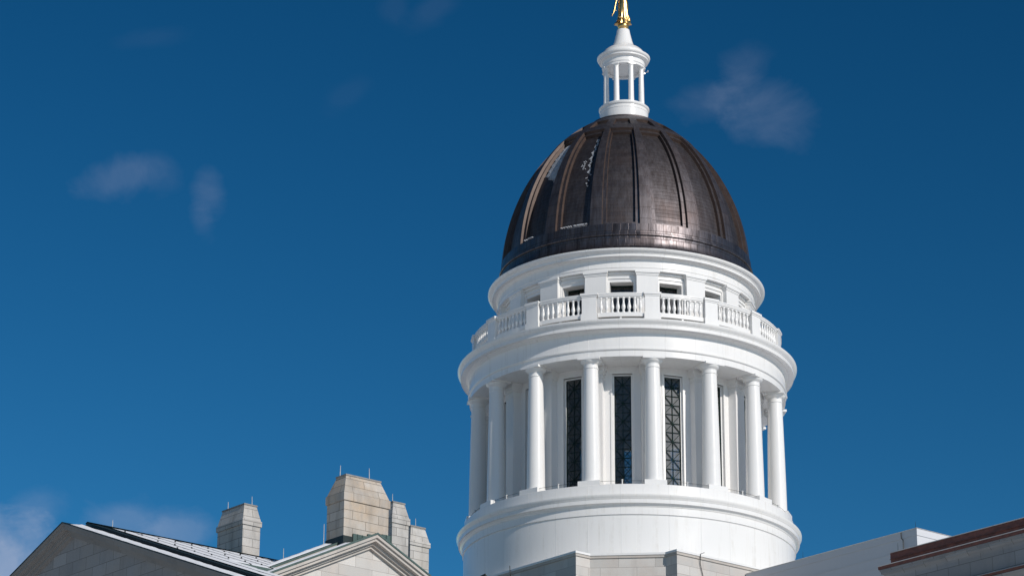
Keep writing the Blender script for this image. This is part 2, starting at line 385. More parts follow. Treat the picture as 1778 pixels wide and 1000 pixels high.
# columns
def column_mesh():
    r = 7.35
    b = MB(); z0 = 36.73 + H; z1 = 42.23 + H
    prof = [(.47, z0 - .02), (.47, z0 + .03), (.437, z0 + .06)]
    for i in range(1, 11):
        t = i / 10; prof.append((.435 - .092 * (t ** 1.35), z0 + .06 + (z1 - z0 - .06) * t))
    prof += [(.37, z1 + .012), (.372, z1 + .035), (.345, z1 + .05)]
    b.lathe(prof, 32, 0, -r)
    o = b.build('column', M_white, T)
    b = MB()
    b.lathe([(.343, z1 + .04), (.345, z1 + .20), (.36, z1 + .205), (.36, z1 + .225), (.39, z1 + .24), (.455, z1 + .29), (.505, z1 + .35), (.51, z1 + .385), (.0, z1 + .386)], 32, 0, -r)
    b.box(-.52, .52, -r - .52, -r + .52, z1 + .385, 42.716 + H)
    b.build('capital', M_white, o)
    b = MB(); b.box(-.52, .52, -7.925, -6.83, ZF - .01, z0 - .015); b.build('plinth_block', M_white, o)
    return o
c0 = column_mesh()
c0.rotation_euler = (0, 0, R_(PH))
for i in range(1, BAYS): dup(c0, T, R_(PH + STEP * i))
# pilasters on the wall behind
b = MB(); b.box(-.36, .36, -6.62, -6.05, ZF - .01, 42.05 + H)
p0 = b.build('pilaster', M_white_in, T)
b = MB(); b.box(-.385, .385, -6.645, -6.06, 42.05 + H, 42.10 + H); b.box(-.365, .365, -6.625, -6.06, 42.10 + H, 42.30 + H)
b.box(-.42, .42, -6.68, -6.06, 42.30 + H, 42.38 + H); b.box(-.45, .45, -6.71, -6.06, 42.38 + H, 42.46 + H); b.box(-.48, .48, -6.74, -6.06, 42.46 + H, 42.715 + H)
b.build('capital', M_white_in, p0)
b = MB(); b.box(-.40, .40, -6.66, -6.06, ZF - .012, 36.72 + H); b.build('plinth_block', M_white_in, p0)
p0.rotation_euler = (0, 0, R_(PH))
for i in range(1, BAYS): dup(p0, T, R_(PH + STEP * i))
# lattice windows
def window_mesh():
    hw = 6.2 * math.sin(R_(HW)) ; y = -6.03
    b = MB(); zt = ZO - .002
    b.box(-hw - .01, -hw + .075, y - .05, y + .12, ZF, zt); b.box(hw - .075, hw + .01, y - .05, y + .12, ZF, zt); b.box(-hw + .075, hw - .075, y - .05, y + .12, zt - .075, zt)
    b.box(-hw - .09, -hw - .008, -6.215, -6.10, ZF, ZO + .08); b.box(hw + .008, hw + .09, -6.215, -6.10, ZF, ZO + .08); b.box(-hw - .008, hw + .008, -6.225, -6.10, ZO - .0, ZO + .083)
    o = b.build('window', M_white_in, T)
    g = hw - .07
    b = MB(); b.box(-g, g, y + .03, y + .042, ZF, zt - .06); b.build('pane', M_glass, o, smooth=0)
    b = MB(); n = 13; dz = (zt - .08 - ZF) / n; w = .027; yy = y
    b.bar((0, yy, ZF), (0, yy, zt - .07), w)
    for s in (-1, 1): b.bar((s * (g - .01), yy, ZF), (s * (g - .01), yy, zt - .07), .04)
    for k in range(n + 1): b.bar((-g, yy - .003, ZF + k * dz), (g, yy - .003, ZF + k * dz), w * .9)
    for k in range(n):
        za, zb = ZF + k * dz, ZF + (k + 1) * dz
        if k % 2: za, zb = zb, za
        for s in (-1, 1): b.bar((0, yy - .006, za), (s * g, yy - .006, zb), w)
    b.build('lattice', M_lattice, o, smooth=0)
    return o
w0 = window_mesh(); w0.rotation_euler = (0, 0, R_(PH + STEP / 2))
for i in range(1, BAYS): dup(w0, T, R_(PH + STEP * (i + .5)))
# safety cable and short posts along the floor edge
b = MB()
rows = [(7.78 * math.sin(R_(a)), -7.78 * math.cos(R_(a)), ZF + .19) for a in range(0, 361, 3)]
b.tube(rows, .008, 4); b.build('safety_cable', M_iron, T)
b = MB(); b.lathe([(.035, ZF - .01), (.035, ZF + .2), (.05, ZF + .21), (.05, ZF + .25), (0, ZF + .25)], 10, 0, -7.78)
q0 = b.build('cable_post', M_lead, T); q0.rotation_euler = (0, 0, R_(PH + STEP / 2))
for i in range(1, BAYS): dup(q0, T, R_(PH + STEP * (i + .5)))

# main entablature
b = MB()
b.lathe(up([(5.75, 42.71), (7.75, 42.71), (7.752, 42.99), (7.77, 43.0), (7.82, 43.035), (7.83, 43.085), (7.765, 43.11), (7.765, 43.84), (7.80, 43.855), (7.85, 43.91), (7.93, 43.95), (7.94, 43.985),
            (8.17, 43.985), (8.175, 43.96), (8.19, 43.96), (8.195, 44.13), (8.22, 44.145), (8.225, 44.17), (8.26, 44.20), (8.32, 44.27), (8.35, 44.33), (8.35, 44.375), (8.10, 44.42), (8.04, 44.425), (8.03, 44.49), (7.75, 44.51), (5.95, 44.53)]), 192, k=8)
b.build('entablature', M_ring, T)

# balustrade
b = MB(); zr0 = 44.735 + H; dk = MB()
for i in range(BAYS):
    a = PH + STEP * i; d = 3.15
    a0, a1 = a + d, a + STEP - d
    b.arc(7.42, 7.60, a0, a1, zr0, 44.925 + H, 6); b.arc(7.445, 7.575, a0, a1, 44.925 + H, 44.95 + H, 6)
    b.arc(7.44, 7.58, a0, a1, 45.70 + H, 45.755 + H, 6); b.arc(7.40, 7.62, a0, a1, 45.757 + H, 45.84 + H, 6); b.arc(7.38, 7.645, a0, a1, 45.842 + H, 45.905 + H, 6)
    b.arc(7.46, 7.56, (a0 + a1) / 2 - .35, (a0 + a1) / 2 + .35, 44.50 + H, zr0 + .002, 1)
    dk.arc(7.40, 7.44, a0, a1, 44.50 + H, 44.80 + H, 6)
BAL = b.build('balustrade', M_white, T, smooth=25)
dk.build('gap_shade_strip', M_iron, BAL, smooth=25)  # dark strip behind the rail gap, its colour standing in for shade
b = MB()
b.arc(7.36, 7.70, -2.95, 2.95, 44.50 + H, 44.93 + H, 3); b.arc(7.40, 7.66, -2.62, 2.62, 44.925 + H, 45.76 + H, 3); b.arc(7.37, 7.69, -2.80, 2.80, 45.758 + H, 45.83 + H, 3); b.arc(7.34, 7.73, -3.1, 3.1, 45.828 + H, 45.935 + H, 3)
p0 = b.build('pier', M_white, BAL, smooth=25); p0.rotation_euler = (0, 0, R_(PH))
for i in range(1, BAYS): dup(p0, BAL, R_(PH + STEP * i))
def baluster_profile():
    z = 44.945 + H; h = .76
    return [(.072, z), (.072, z + .05), (.05, z + .07), (.06, z + .095), (.045, z + .115), (.062, z + .16), (.088, z + .23), (.092, z + .29), (.078, z + .37), (.055, z + .47), (.043, z + .57), (.045, z + .62), (.062, z + .64), (.045, z + .66), (.050, z + .69), (.072, z + .705), (.072, z + .765)]
b = MB(); b.lathe(baluster_profile(), 12, 0, -7.51); first = None
rear = MB()
for i in range(BAYS):
    for k in range(8):
        a = PH + STEP * i + 3.15 + (STEP - 6.3) * (k + .5) / 8
        aa = (a + 180) % 360 - 180
        if abs(aa + 2.4) < 98:
            if first is None: first = b.build('baluster', M_white, BAL); first.rotation_euler = (0, 0, R_(a))
            else: dup(first, BAL, R_(a))
        else:
            rear.lathe(baluster_profile(), 6, 7.51 * math.sin(R_(a)), -7.51 * math.cos(R_(a)))
tag(rear.build('rear_balustrade_row', M_white, BAL), kind='stuff')

# upper drum: wall with square windows, pilasters, cornice
RU = 6.09; HU = 5.35; ZU0, ZU1 = 44.5 + H, 46.985 + H
b = MB()
for i in range(BAYS):
    c = PH + STEP * i
    b.arc(5.3, RU, c - STEP / 2 + HU, c + STEP / 2 - HU, ZU0, ZU1, 6)
    b.arc(5.3, RU, c + STEP / 2 - HU, c + STEP / 2 + HU, ZU0, 45.4 + H, 4)
for i in range(BAYS * 2): b.arc(5.3, RU + .002, i * STEP / 2, (i + 1) * STEP / 2, ZU1, 47.6 + H, 4)
for i in range(BAYS):                       # raised surround of each window and a moulding under the frieze
    c = PH + STEP * (i + .5); e = HU + 1.35
    b.arc(RU - .1, RU + .05, c - e, c - HU - .55, ZU0, ZU1 + .16, 1); b.arc(RU - .1, RU + .05, c + HU + .55, c + e, ZU0, ZU1 + .16, 1)
    b.arc(RU - .1, RU + .05, c - e, c + e, ZU1 + .162, ZU1 + .28, 4)
    b.arc(RU - .1, RU + .10, c - e - 1, c + e + 1, 47.36 + H, 47.46 + H, 4)
b.build('upper_drum_wall', M_white, T, smooth=25)
b = MB(); b.box(-.52, .52, -6.335, -5.85, ZU0, 47.25 + H)
p0 = b.build('upper_pilaster', M_white, T)
b = MB(); b.box(-.545, .545, -6.36, -5.86, 47.25 + H, 47.30 + H); b.box(-.56, .56, -6.375, -5.86, 47.302 + H, 47.37 + H); b.box(-.60, .60, -6.42, -5.86, 47.372 + H, 47.47 + H)
b.build('capital', M_white, p0); p0.rotation_euler = (0, 0, R_(PH))
for i in range(1, BAYS): dup(p0, T, R_(PH + STEP * i))
hw = RU * math.sin(R_(HU))
b = MB(); y = -5.52
b.box(-hw, -hw + .06, y - .04, y + .06, 45.4 + H, ZU1); b.box(hw - .06, hw, y - .04, y + .06, 45.4 + H, ZU1); b.box(-hw + .06, hw - .06, y - .04, y + .06, ZU1 - .06, ZU1 - .002)
b.box(-.015, .015, y - .03, y + .03, 45.4 + H, ZU1 - .06); b.box(-hw + .06, hw - .06, y - .025, y + .025, 46.45 + H, 46.48 + H)
w1 = b.build('attic_window', M_lattice, T)
b = MB(); b.box(-hw + .05, hw - .05, y + .02, y + .04, 45.4 + H, ZU1 - .05); b.build('pane', M_dark, w1, smooth=0)
w1.rotation_euler = (0, 0, R_(PH + STEP / 2))
for i in range(1, BAYS): dup(w1, T, R_(PH + STEP * (i + .5)))
b = MB()
b.lathe(up([(5.25, 47.472), (6.375, 47.472), (6.376, 47.60), (6.395, 47.61), (6.40, 47.635), (6.375, 47.645), (6.375, 48.00), (6.40, 48.01), (6.44, 48.06), (6.49, 48.09), (6.50, 48.12),
            (6.65, 48.12), (6.655, 48.10), (6.67, 48.10), (6.675, 48.215), (6.70, 48.225), (6.705, 48.25), (6.76, 48.28), (6.84, 48.33), (6.885, 48.40), (6.885, 48.435), (6.62, 48.50), (6.3, 48.53)]), 192, k=6.5)
b.build('upper_cornice', M_ring, T)

# the dome: ribs, stepped fillets and sunk panels in one skin of copper sheets
def dome_r(z):                              # z above camera level
    if z < 48.97:
        t = (48.97 - z) / .55
        return 6.2717 + .27 * max(0, t) ** 1.7
    return 6.2717 * (1 - ((z - 48.97) / 9.026) ** 2.042) ** (1 / 1.69)
zs = [48.42, 48.52, 48.64, 48.78, 48.97, 49.15, 49.29]
lev = [(z, 0.0) for z in zs] + [(49.30, .05), (49.33, .07), (49.40, .07), (49.43, .05), (49.44, 0), (49.6, 0), (49.80, 0)]
P0, P1, P2, P3 = 49.93, 50.06, 55.86, 56.02        # outer and inner ends of the big panels
Q0, Q1 = 56.36, 56.95                               # the small panels above
body = [50.35 + (55.6 - 50.35) * (i / 22) ** .92 for i in range(23)]
tagz = [(z, o, 'n') for z, o in lev] + [(P0, 0, 'n'), (P0 + .006, 0, 'a'), (P1, 0, 'a'), (P1 + .006, 0, 'b')] + [(z, 0, 'b') for z in body] + \
       [(P2, 0, 'b'), (P2 + .006, 0, 'a'), (P3, 0, 'a'), (P3 + .006, 0, 'n'), (56.2, 0, 'n'), (Q0, 0, 'n'), (Q0 + .006, 0, 'c'), (56.65, 0, 'c'), (Q1, 0, 'c'), (Q1 + .006, 0, 'n')] + \
       [(z, 0, 'n') for z in (57.05, 57.2, 57.4, 57.55)]
D1, D2 = .14, .29
rows = []; uvs = []; kinds = []
arcl = 0; prev = None
colk = []
for z, o, kd in tagz:
    r = dome_r(z)
    t = min(1, max(0, (z - 50) / 6.0))
    wr = 2.75 - .62 * t                      # half angle of a rib
    wf = wr + 1.95 - .45 * t                 # outer edge of the panel
    eps = .07 + .11 * t
    if prev: arcl += math.hypot(r - prev[0], z - prev[1])
    prev = (r, z)
    # normal of the profile for sinking panels
    dr = (dome_r(z + .02) - dome_r(z - .02)) / .04 if z > 49 else 0
    nl = math.hypot(1, dr); nr, nzz = 1 / nl, -dr / nl
    row = []; uvr = []; ck = []
    for i in range(BAYS):
        c = PH + STEP * i
        S = [(-wr, 0, 'r'), (-wr / 2, 0, 'r'), (0, 0, 'r'), (wr / 2, 0, 'r'), (wr, 0, 'e'), (wr + eps, 1, 'f'), (wf, 1, 'e'), (wf + eps, 2, 'p')]
        m0, m1 = wf + eps, STEP - wf - eps
        S += [(m0 + (m1 - m0) * j / 6, 2, 'p') for j in range(1, 6)]
        S += [(m1, 2, 'e'), (STEP - wf, 1, 'f'), (STEP - wr - eps, 1, 'e')]
        for a, lv, kk in S:
            d = 0
            if kd == 'a': d = D1 if lv >= 1 else 0
            elif kd == 'b': d = D1 if lv == 1 else (D2 if lv == 2 else 0)
            elif kd == 'c': d = D1 * .9 if lv == 2 else 0
            rr = r + (o - d) * nr; zz = z - d * nzz
            an = R_(c + a)
            row.append((rr * math.sin(an), -rr * math.cos(an), zz + H))
            uvr.append((R_(c + a) * 5.6, arcl)); ck.append(kk)
    uvr.append((R_(PH + 360 - wr) * 5.6, arcl))
    rows.append(row); uvs.append(uvr); kinds.append(kd); colk = ck
def dmi(i, j):
    if kinds[i] != kinds[i + 1]:
        return 1 if colk[j] != 'r' else 0
    if colk[j] == 'e' and kinds[i] in 'bac': return 1
    if kinds[i] == 'b' and colk[j] == 'p': return 2
    if kinds[i] == 'n' and tagz[i][0] < P0 - .01: return 3
    return 0
b = MB(); b.grid(rows, uvs, dmi, wrap=True)
# material for the cut edges only where there is a step
dome = b.build('dome', [M_copper, M_trim, M_copper_p, M_copper_b], T, smooth=28)
tag(dome, 'dark brown copper dome with sixteen ribs and sunk panels')
def dome_pt(a, z, sink):
    dr = (dome_r(z + .02) - dome_r(z - .02)) / .04; nl = math.hypot(1, dr)
    r = dome_r(z) - sink / nl; zz = z + sink * dr / nl
    return (r * math.sin(R_(a)), -r * math.cos(R_(a)), zz + H)
def dome_snow(label, az_c, w0, w1, z0, z1, cover, th=.03, nz_=130, na=34, seed=1):
    rnd = random.Random(seed); b = MB()
    da, dz = (w1 - w0) / na, (z1 - z0) / nz_
    for i in range(nz_):
        shift = .10 * math.sin(i * .37) + .06 * math.sin(i * 1.13 + 2) + rnd.gauss(0, .025)
        for j in range(na):
            u, v = (j + .5) / na, (i + .5) / nz_
            if cover(u + shift * .6, v, rnd) <= 0: continue
            a, z = az_c + w0 + j * da, z0 + i * dz
            e = .12
            q = [(a - da * e, z - dz * e), (a + da * (1 + e), z - dz * e), (a + da * (1 + e), z + dz * (1 + e)), (a - da * e, z + dz * (1 + e))]
            b.hexa([dome_pt(x, y, D2 + .01) for x, y in q], [dome_pt(x, y, D2 - th * rnd.uniform(.6, 1)) for x, y in q])
    o = b.build('snow', M_thin, None, smooth=0, weld=False); o.location = (CX, CY, 0)
    return tag(o, label, 'snow', kind='stuff')
c1 = PH - 2.5 * STEP; c2 = PH - 1.5 * STEP
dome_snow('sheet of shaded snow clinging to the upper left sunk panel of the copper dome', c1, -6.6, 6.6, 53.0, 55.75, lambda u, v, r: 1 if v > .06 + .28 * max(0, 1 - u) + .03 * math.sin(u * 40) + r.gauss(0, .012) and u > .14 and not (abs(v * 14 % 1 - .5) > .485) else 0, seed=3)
dome_snow('ragged bright snow scraps in the copper panel left of centre', c2, -1.0, 6.4, 52.3, 55.6, lambda u, v, r: 1 if (abs(u - .80 - .06 * math.sin(v * 9)) < .075 * min(1, v * 1.6) + .025 * math.sin(v * 47) and v > .25 and abs(v * 11 % 1 - .5) < .44) or (abs(u - .22) < .14 and abs(v - .45) < .09 and math.sin(u * 31) * math.sin(v * 83) > .35) or (u > .62 and u < .9 and v < .3 and math.sin(u * 23 + 1) * math.sin(v * 61) > .72) else 0, seed=5)
b = MB()
for c_, a0_, a1_, z_ in ((c2, -6.2, 7.0, 50.06), (c1, -7.4, -.5, 50.06), (c2, -2.5, 6.9, 49.94)):
    for i in range(24):
        if random.random() < .22: continue
        p, q = c_ + a0_ + (a1_ - a0_) * i / 24, c_ + a0_ + (a1_ - a0_) * (i + 1.05) / 24
        sk = D2 if z_ > 50 else D1
        b.hexa([dome_pt(p, z_ + .01, sk - .0), dome_pt(q, z_ + .01, sk - .0), dome_pt(q, z_ + .01, .06), dome_pt(p, z_ + .01, .06)], [dome_pt(p, z_ + .03, sk), dome_pt(q, z_ + .03, sk), dome_pt(q, z_ + .028, .05), dome_pt(p, z_ + .028, .05)])
o = b.build('snow', M_snow, None, smooth=0, weld=False); o.location = (CX, CY, 0); tag(o, 'thin lines of snow on the lower ledges of the left copper panels', 'snow', kind='stuff')
# copper collar under the lantern
b = MB(); b.lathe(up([(1.75, 57.42), (1.72, 57.56), (1.45, 57.62), (1.30, 57.64), (1.2, 57.64)]), 64); b.build('collar', M_copper, dome)

# lantern
b = MB()
b.lathe(up([(1.21, 57.60), (1.22, 58.20), (1.235, 58.215), (1.235, 58.25), (1.225, 58.26), (1.225, 58.37), (1.26, 58.39), (1.29, 58.44), (1.295, 58.49), (1.26, 58.51), (1.21, 58.525), (1.205, 58.575), (0, 58.58)]), 72, k=1.2)
LAN = b.build('lantern', M_white, T)
b = MB()
b.lathe(up([(0, 60.76), (.86, 60.74), (.87, 60.69), (1.085, 60.69), (1.087, 60.80), (1.115, 60.815), (1.115, 60.85), (1.09, 60.86), (1.09, 61.08), (1.12, 61.09), (1.17, 61.13), (1.27, 61.14), (1.275, 61.22), (1.30, 61.23), (1.345, 61.27), (1.365, 61.33), (1.365, 61.36), (1.22, 61.43),
            (1.10, 61.45), (1.095, 61.58), (1.07, 61.62), (1.05, 61.63), (1.0, 61.72), (.86, 61.84), (.70, 61.91), (.64, 61.92), (.63, 61.96), (.60, 61.98), (.53, 62.12), (.47, 62.30), (.42, 62.50), (.37, 62.72), (.335, 62.90), (.325, 62.96), (0, 62.97)]), 72, k=1.2)
b.build('lantern_roof', M_white, LAN)
b = MB()
b.lathe(up([(.17, 58.57), (.17, 58.62), (.15, 58.64), (.143, 58.9), (.137, 59.6), (.122, 60.5), (.135, 60.51), (.135, 60.535), (.122, 60.55), (.125, 60.58), (.16, 60.625), (.165, 60.64), (0, 60.64)]), 20, 0, -.965)
b.box(-.17, .17, -1.135, -.795, 60.64 + H, 60.695 + H)
l0 = b.build('lantern_column', M_white, LAN)
for i in range(8):
    if i == 0: l0.rotation_euler = (0, 0, R_(20.1))
    else: dup(l0, LAN, R_(20.1 + 45 * i))
# lightning cable bracket on the lantern
b = MB(); b.tube([(1.1, -.45, 60.4 + H), (1.22, -.5, 60.42 + H), (1.22, -.5, 60.5 + H)], .02, 6); b.build('bracket', M_lead, LAN)

# ------------------------------------------------------------------ statue on top
ST = thing('statue', 'gilded statue of a robed woman standing on a gold ball above the white lantern', 'statue', (CX, CY, 62.96 + H))
b = MB(); b.lathe([(0, 0), (.30, 0), (.31, .05), (.27, .08), (.24, .10), (.27, .16), (.285, .24), (.265, .33), (.20, .40), (0, .42)], 28); b.build('ball', M_gold, ST)
def gown():
    b = MB(); rows = []
    P = [(.34, .34, .25), (.38, .33, .25), (.45, .30, .24), (.56, .27, .22), (.68, .25, .20), (.85, .235, .195), (1.0, .23, .19), (1.2, .235, .19), (1.4, .24, .19), (1.55, .235, .18), (1.7, .20, .155), (1.85, .205, .16), (2.0, .225, .165), (2.12, .235, .15), (2.2, .19, .12), (2.26, .085, .08), (2.33, .06, .062), (2.37, .062, .07)]
    n = 56
    for z, rx, ry in P:
        f = max(0, min(1, (1.75 - z) / 1.3)); row = []
        for j in range(n):
            t = 2 * math.pi * j / n
            fold = 1 + f * (.10 * math.sin(9 * t + z * 1.2) + .06 * math.sin(15 * t - z * 2))
            flare = .16 * max(0, 1 - abs(z - .62) / .16) * max(0, math.cos(t - 5.9)) ** 3 if z > .4 else .06 * max(0, math.cos(t - 3.3))
            row.append(((rx * fold * 1.13 + flare) * math.cos(t), (ry * fold * 1.1) * math.sin(t), z))
        rows.append(row)
    hz = [(2.39, .085, .09), (2.44, .098, .108), (2.50, .105, .118), (2.56, .10, .115), (2.62, .075, .09), (2.655, .03, .04)]
    for z, rx, ry in hz:
        row = []
        for j in range(n):
            t = 2 * math.pi * j / n
            nose = .028 * max(0, 1 - abs(z - 2.49) / .05) * max(0, -math.sin(t)) ** 24
            eye = -.010 * max(0, 1 - abs(z - 2.525) / .03) * (max(0, math.cos(t + 1.15)) ** 30 + max(0, math.cos(t + 1.99)) ** 30)
            row.append((rx * math.cos(t), ry * math.sin(t) * (1 + (nose + eye) / ry), z))
        rows.append(row)
    b.grid(rows, wrap=True); b.face(list(reversed(rows[0]))); b.face(rows[-1])
    return b.build('robed_figure', M_gold, ST, smooth=60)
gown()
b = MB()                                    # overskirt hem and sash: a swag of cloth round the knees
sw = []
for j in range(41):
    t = 2 * math.pi * j / 40
    sw.append((.285 * math.cos(t) + .03, .235 * math.sin(t), .66 + .10 * math.sin(t * 2 + 1) + .03 * math.sin(t * 7)))
b.tube(sw, .045, 8); b.build('swag', M_gold, ST, smooth=60)
b = MB()
b.tube([(-.20, 0, 2.13), (-.27, -.03, 1.95), (-.33, -.06, 1.72), (-.38, -.09, 1.52), (-.41, -.11, 1.40)], .068, 10, .040); b.tube([(-.41, -.11, 1.42), (-.425, -.12, 1.34), (-.43, -.13, 1.29)], .042, 8, .025)
b.build('lowered_arm', M_gold, ST, smooth=60)
b = MB(); b.tube([(-.40, -.10, 1.40), (-.43, -.12, 1.22), (-.47, -.14, 1.05), (-.50, -.15, .92), (-.56, -.16, .83), (-.575, -.16, .76)], .05, 8, .035)
b.tube([(-.43, -.12, 1.2), (-.36, -.13, 1.05)], .03, 6, .015); b.build('bough', M_gold, ST, smooth=60)
b = MB(); b.tube([(.20, 0, 2.13), (.28, -.04, 2.26), (.33, -.07, 2.42), (.34, -.09, 2.62), (.34, -.10, 2.74)], .066, 10, .042); b.build('raised_arm', M_gold, ST, smooth=60)
b = MB(); b.lathe([(0, 2.6), (.025, 2.6), (.03, 2.85), (.07, 2.92), (.075, 2.96), (.05, 2.97), (.065, 3.06), (.04, 3.18), (0, 3.30)], 14, .34, -.10); b.build('torch', M_gold, ST, smooth=60)

# ------------------------------------------------------------------ granite attic under the drum
PSI = R_(-50.34)                            # the building's long axis
ca, sa = math.cos(PSI), math.sin(PSI)
def world_of(a, b_): return (CX + a * ca - b_ * sa, CY + a * sa + b_ * ca, 0)
def offset(poly, d):
    out = []; n = len(poly)
    for i in range(n):
        p, q, r = Vector(poly[i - 1]), Vector(poly[i]), Vector(poly[(i + 1) % n])
        e1 = (q - p).normalized(); e2 = (r - q).normalized()
        n1 = Vector((e1.y, -e1.x)); n2 = Vector((e2.y, -e2.x)); bis = (n1 + n2)
        out.append(tuple(q + bis * (d / (1 + n1.dot(n2)))))
    return out
quarter = [(5.5, -8.16), (5.5, -7.33), (7.93, -4.9), (8.64, -4.9), (8.64, 4.9), (7.93, 4.9), (5.5, 7.33), (5.5, 8.16)]
poly = quarter + [(-a, -c) for a, c in quarter]
AT = thing('attic_block', 'pale granite block with notched corners carrying the white drum', 'building', world_of(0, 0), PSI)
b = MB(); b.extrude(poly, 0, 32.70 + H); b.build('wall', M_gran, AT, smooth=0)
b = MB(); b.extrude(offset(poly, .05), 32.70 + H, 32.815 + H); b.build('coping', M_trimst, AT, smooth=0)
b = MB(); b.extrude(offset(poly, .085), 32.817 + H, 32.915 + H); b.build('cap_flashing', M_white, AT, smooth=0)
b = MB()
for pts in ([(9.0, -3.55, 32.93), (8.75, -3.55, 32.92), (8.70, -3.53, 32.5), (8.69, -3.35, 31.9), (8.69, -3.40, 30.0)],
            [(1.0, -8.28, 33.1), (1.0, -8.27, 32.9), (1.02, -8.24, 32.6), (1.0, -8.20, 31.8), (1.05, -8.20, 30)],
            [(8.74, 2.6, 33.15), (8.74, 2.6, 32.9), (8.70, 2.6, 32.5), (8.68, 2.65, 31)]):
    b.tube([(x, y, z + H) for x, y, z in pts], .018, 5)
b.build('lightning_cable', M_iron, AT)
b = MB(); b.box(-1.2, -.75, -8.32, -8.2, 32.93 + H, 33.0 + H); b.tube([(-1.15, -8.26, 33.0 + H), (-.8, -8.26, 33.05 + H)], .04, 6); b.build('lamp_fitting', M_iron, AT)

# ------------------------------------------------------------------ white clad block in front, right
BX = thing('white_clad_block', 'flat-topped white clad roof block with a shaded left side beside the drum', 'building', world_of(13.9, 1.5), PSI)
o_a, o_b = 13.9, 1.5
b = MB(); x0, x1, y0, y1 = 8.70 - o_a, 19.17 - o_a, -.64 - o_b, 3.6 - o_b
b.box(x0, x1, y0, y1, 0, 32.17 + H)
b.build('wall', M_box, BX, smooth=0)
b = MB(); b.box(x0, x1 + .03, y0 - .03, y1, 32.172 + H, 32.47 + H); b.build('parapet_band', M_box, BX, smooth=0)
b = MB(); lo_, hi_ = 32.472 + H, 32.505 + H
b.hexa([(x0, y0 - .055, lo_), (x1 + .055, y0 - .055, lo_), (x1 + .055, y1, lo_), (x0, y1, lo_)], [(x0, y0 - .025, hi_), (x1 + .025, y0 - .025, hi_), (x1 + .025, y1, hi_), (x0, y1, hi_)]); b.build('cap_flashing', M_lead, BX, smooth=0)
for zq in (31.6, 31.15, 30.75):
    b = MB(); b.box(x0, x1 - .001, y0 - .018, y0 + .01, zq + H, zq + .03 + H); b.box(x1 - .01, x1 + .018, y0 + .01, y1, zq + H, zq + .03 + H); b.build('cladding_joint', M_box, BX, smooth=0)
b = MB(); X_ = 18.3 - o_a; b.tube([(X_, y0 - .05, 32.45 + H), (X_ + .02, y0 - .06, 32.2 + H), (X_ + .1, y0 - .05, 32.1 + H), (X_ + .12, y0 - .05, 31.4 + H), (X_ + .12, y0 - .05, 28 + H)], .02, 5); b.build('lightning_cable', M_iron, BX)
for xa in (19.1, 12.3):
    b = MB(); b.tube([(xa - o_a, y0 + .02, 32.49 + H), (xa - o_a, y0 + .02, 32.80 + H)], .011, 5, .005); b.build('lightning_rod', M_iron, BX)

# ------------------------------------------------------------------ copper-topped building, far right
o_a, o_b = 40, -14.0
CB = thing('copper_topped_building', 'granite building with red brown copper parapet at the right edge', 'building', world_of(o_a, o_b), PSI)
b = MB(); xa, xb = 32.62 - o_a, 62 - o_a; yf = -17.22 - o_b
b.box(xa, xb, yf, 3.5, 0, 24.95 + H); b.build('wall', M_gran_g, CB, smooth=0)
def sweep(prof, x0, x1, yb):                # moulding along the front with a returned left end: prof = (proud, z)
    b = MB(); pr = prof
    for (d0, z0), (d1, z1) in zip(pr, pr[1:]):
        b.face([(x0 - d0, yb - d0, z0), (x1, yb - d0, z0), (x1, yb - d1, z1), (x0 - d1, yb - d1, z1)])
        b.face([(x0 - d0, yb + 4, z0), (x0 - d0, yb - d0, z0), (x0 - d1, yb - d1, z1), (x0 - d1, yb + 4, z1)])
    return b
zH = lambda z: z + H
sweep([(0, zH(24.94)), (.01, zH(24.98)), (.02, zH(25.02)), (.06, zH(25.08)), (.13, zH(25.13)), (.14, zH(25.2)), (.17, zH(25.21)), (.17, zH(25.275)), (.0, zH(25.28))], xa, xb, yf).build('cornice', M_gran_g, CB, smooth=30)
sweep([(.0, zH(25.282)), (.20, zH(25.282)), (.205, zH(25.385)), (.0, zH(25.40))], xa, xb, yf).build('copper_gutter', M_brown, CB, smooth=0)
sweep([(.0, zH(25.388)), (.225, zH(25.388)), (.195, zH(25.422)), (-.4, zH(25.44))], xa, xb, yf).build('gutter_lip', M_lead, CB, smooth=0)
b = MB(); b.box(32.47 - o_a, xb, -16.80 - o_b, 3.4, 25.36 + H, 25.74 + H); b.box(32.45 - o_a, xb, -16.84 - o_b, 3.42, 25.742 + H, 25.76 + H); b.box(32.465 - o_a, xb, -16.815 - o_b, 3.4, 25.762 + H, 25.98 + H)
PA = b.build('parapet', M_brown, CB, smooth=0)
sweep([(0, zH(25.982)), (.03, zH(25.982)), (.03, zH(25.986)), (.0, zH(26.016)), (-.5, zH(26.02))], 32.47 - o_a, xb, -16.82 - o_b).build('capping', M_lead, PA, smooth=0)
sweep([(0, zH(23.9)), (.03, zH(23.95)), (.10, zH(24.0)), (.16, zH(24.06)), (.165, zH(24.09)), (0, zH(24.10))], xa, xb, yf).build('lower_cornice', M_gran_g, CB, smooth=30)
sweep([(.0, zH(24.188)), (.21, zH(24.188)), (.18, zH(24.222)), (-.3, zH(24.24))], xa, xb, yf - .003).build('gutter_lip', M_lead, CB, smooth=0)
sweep([(.0, zH(24.102)), (.185, zH(24.102)), (.19, zH(24.185)), (.0, zH(24.20))], xa, xb, yf).build('copper_gutter', M_brown, CB, smooth=0)
b = MB(); b.tube([(32.85 - o_a, -16.82 - o_b, 25.99 + H), (32.85 - o_a, -16.82 - o_b, 26.28 + H)], .01, 5, .005); b.build('lightning_rod', M_iron, CB)

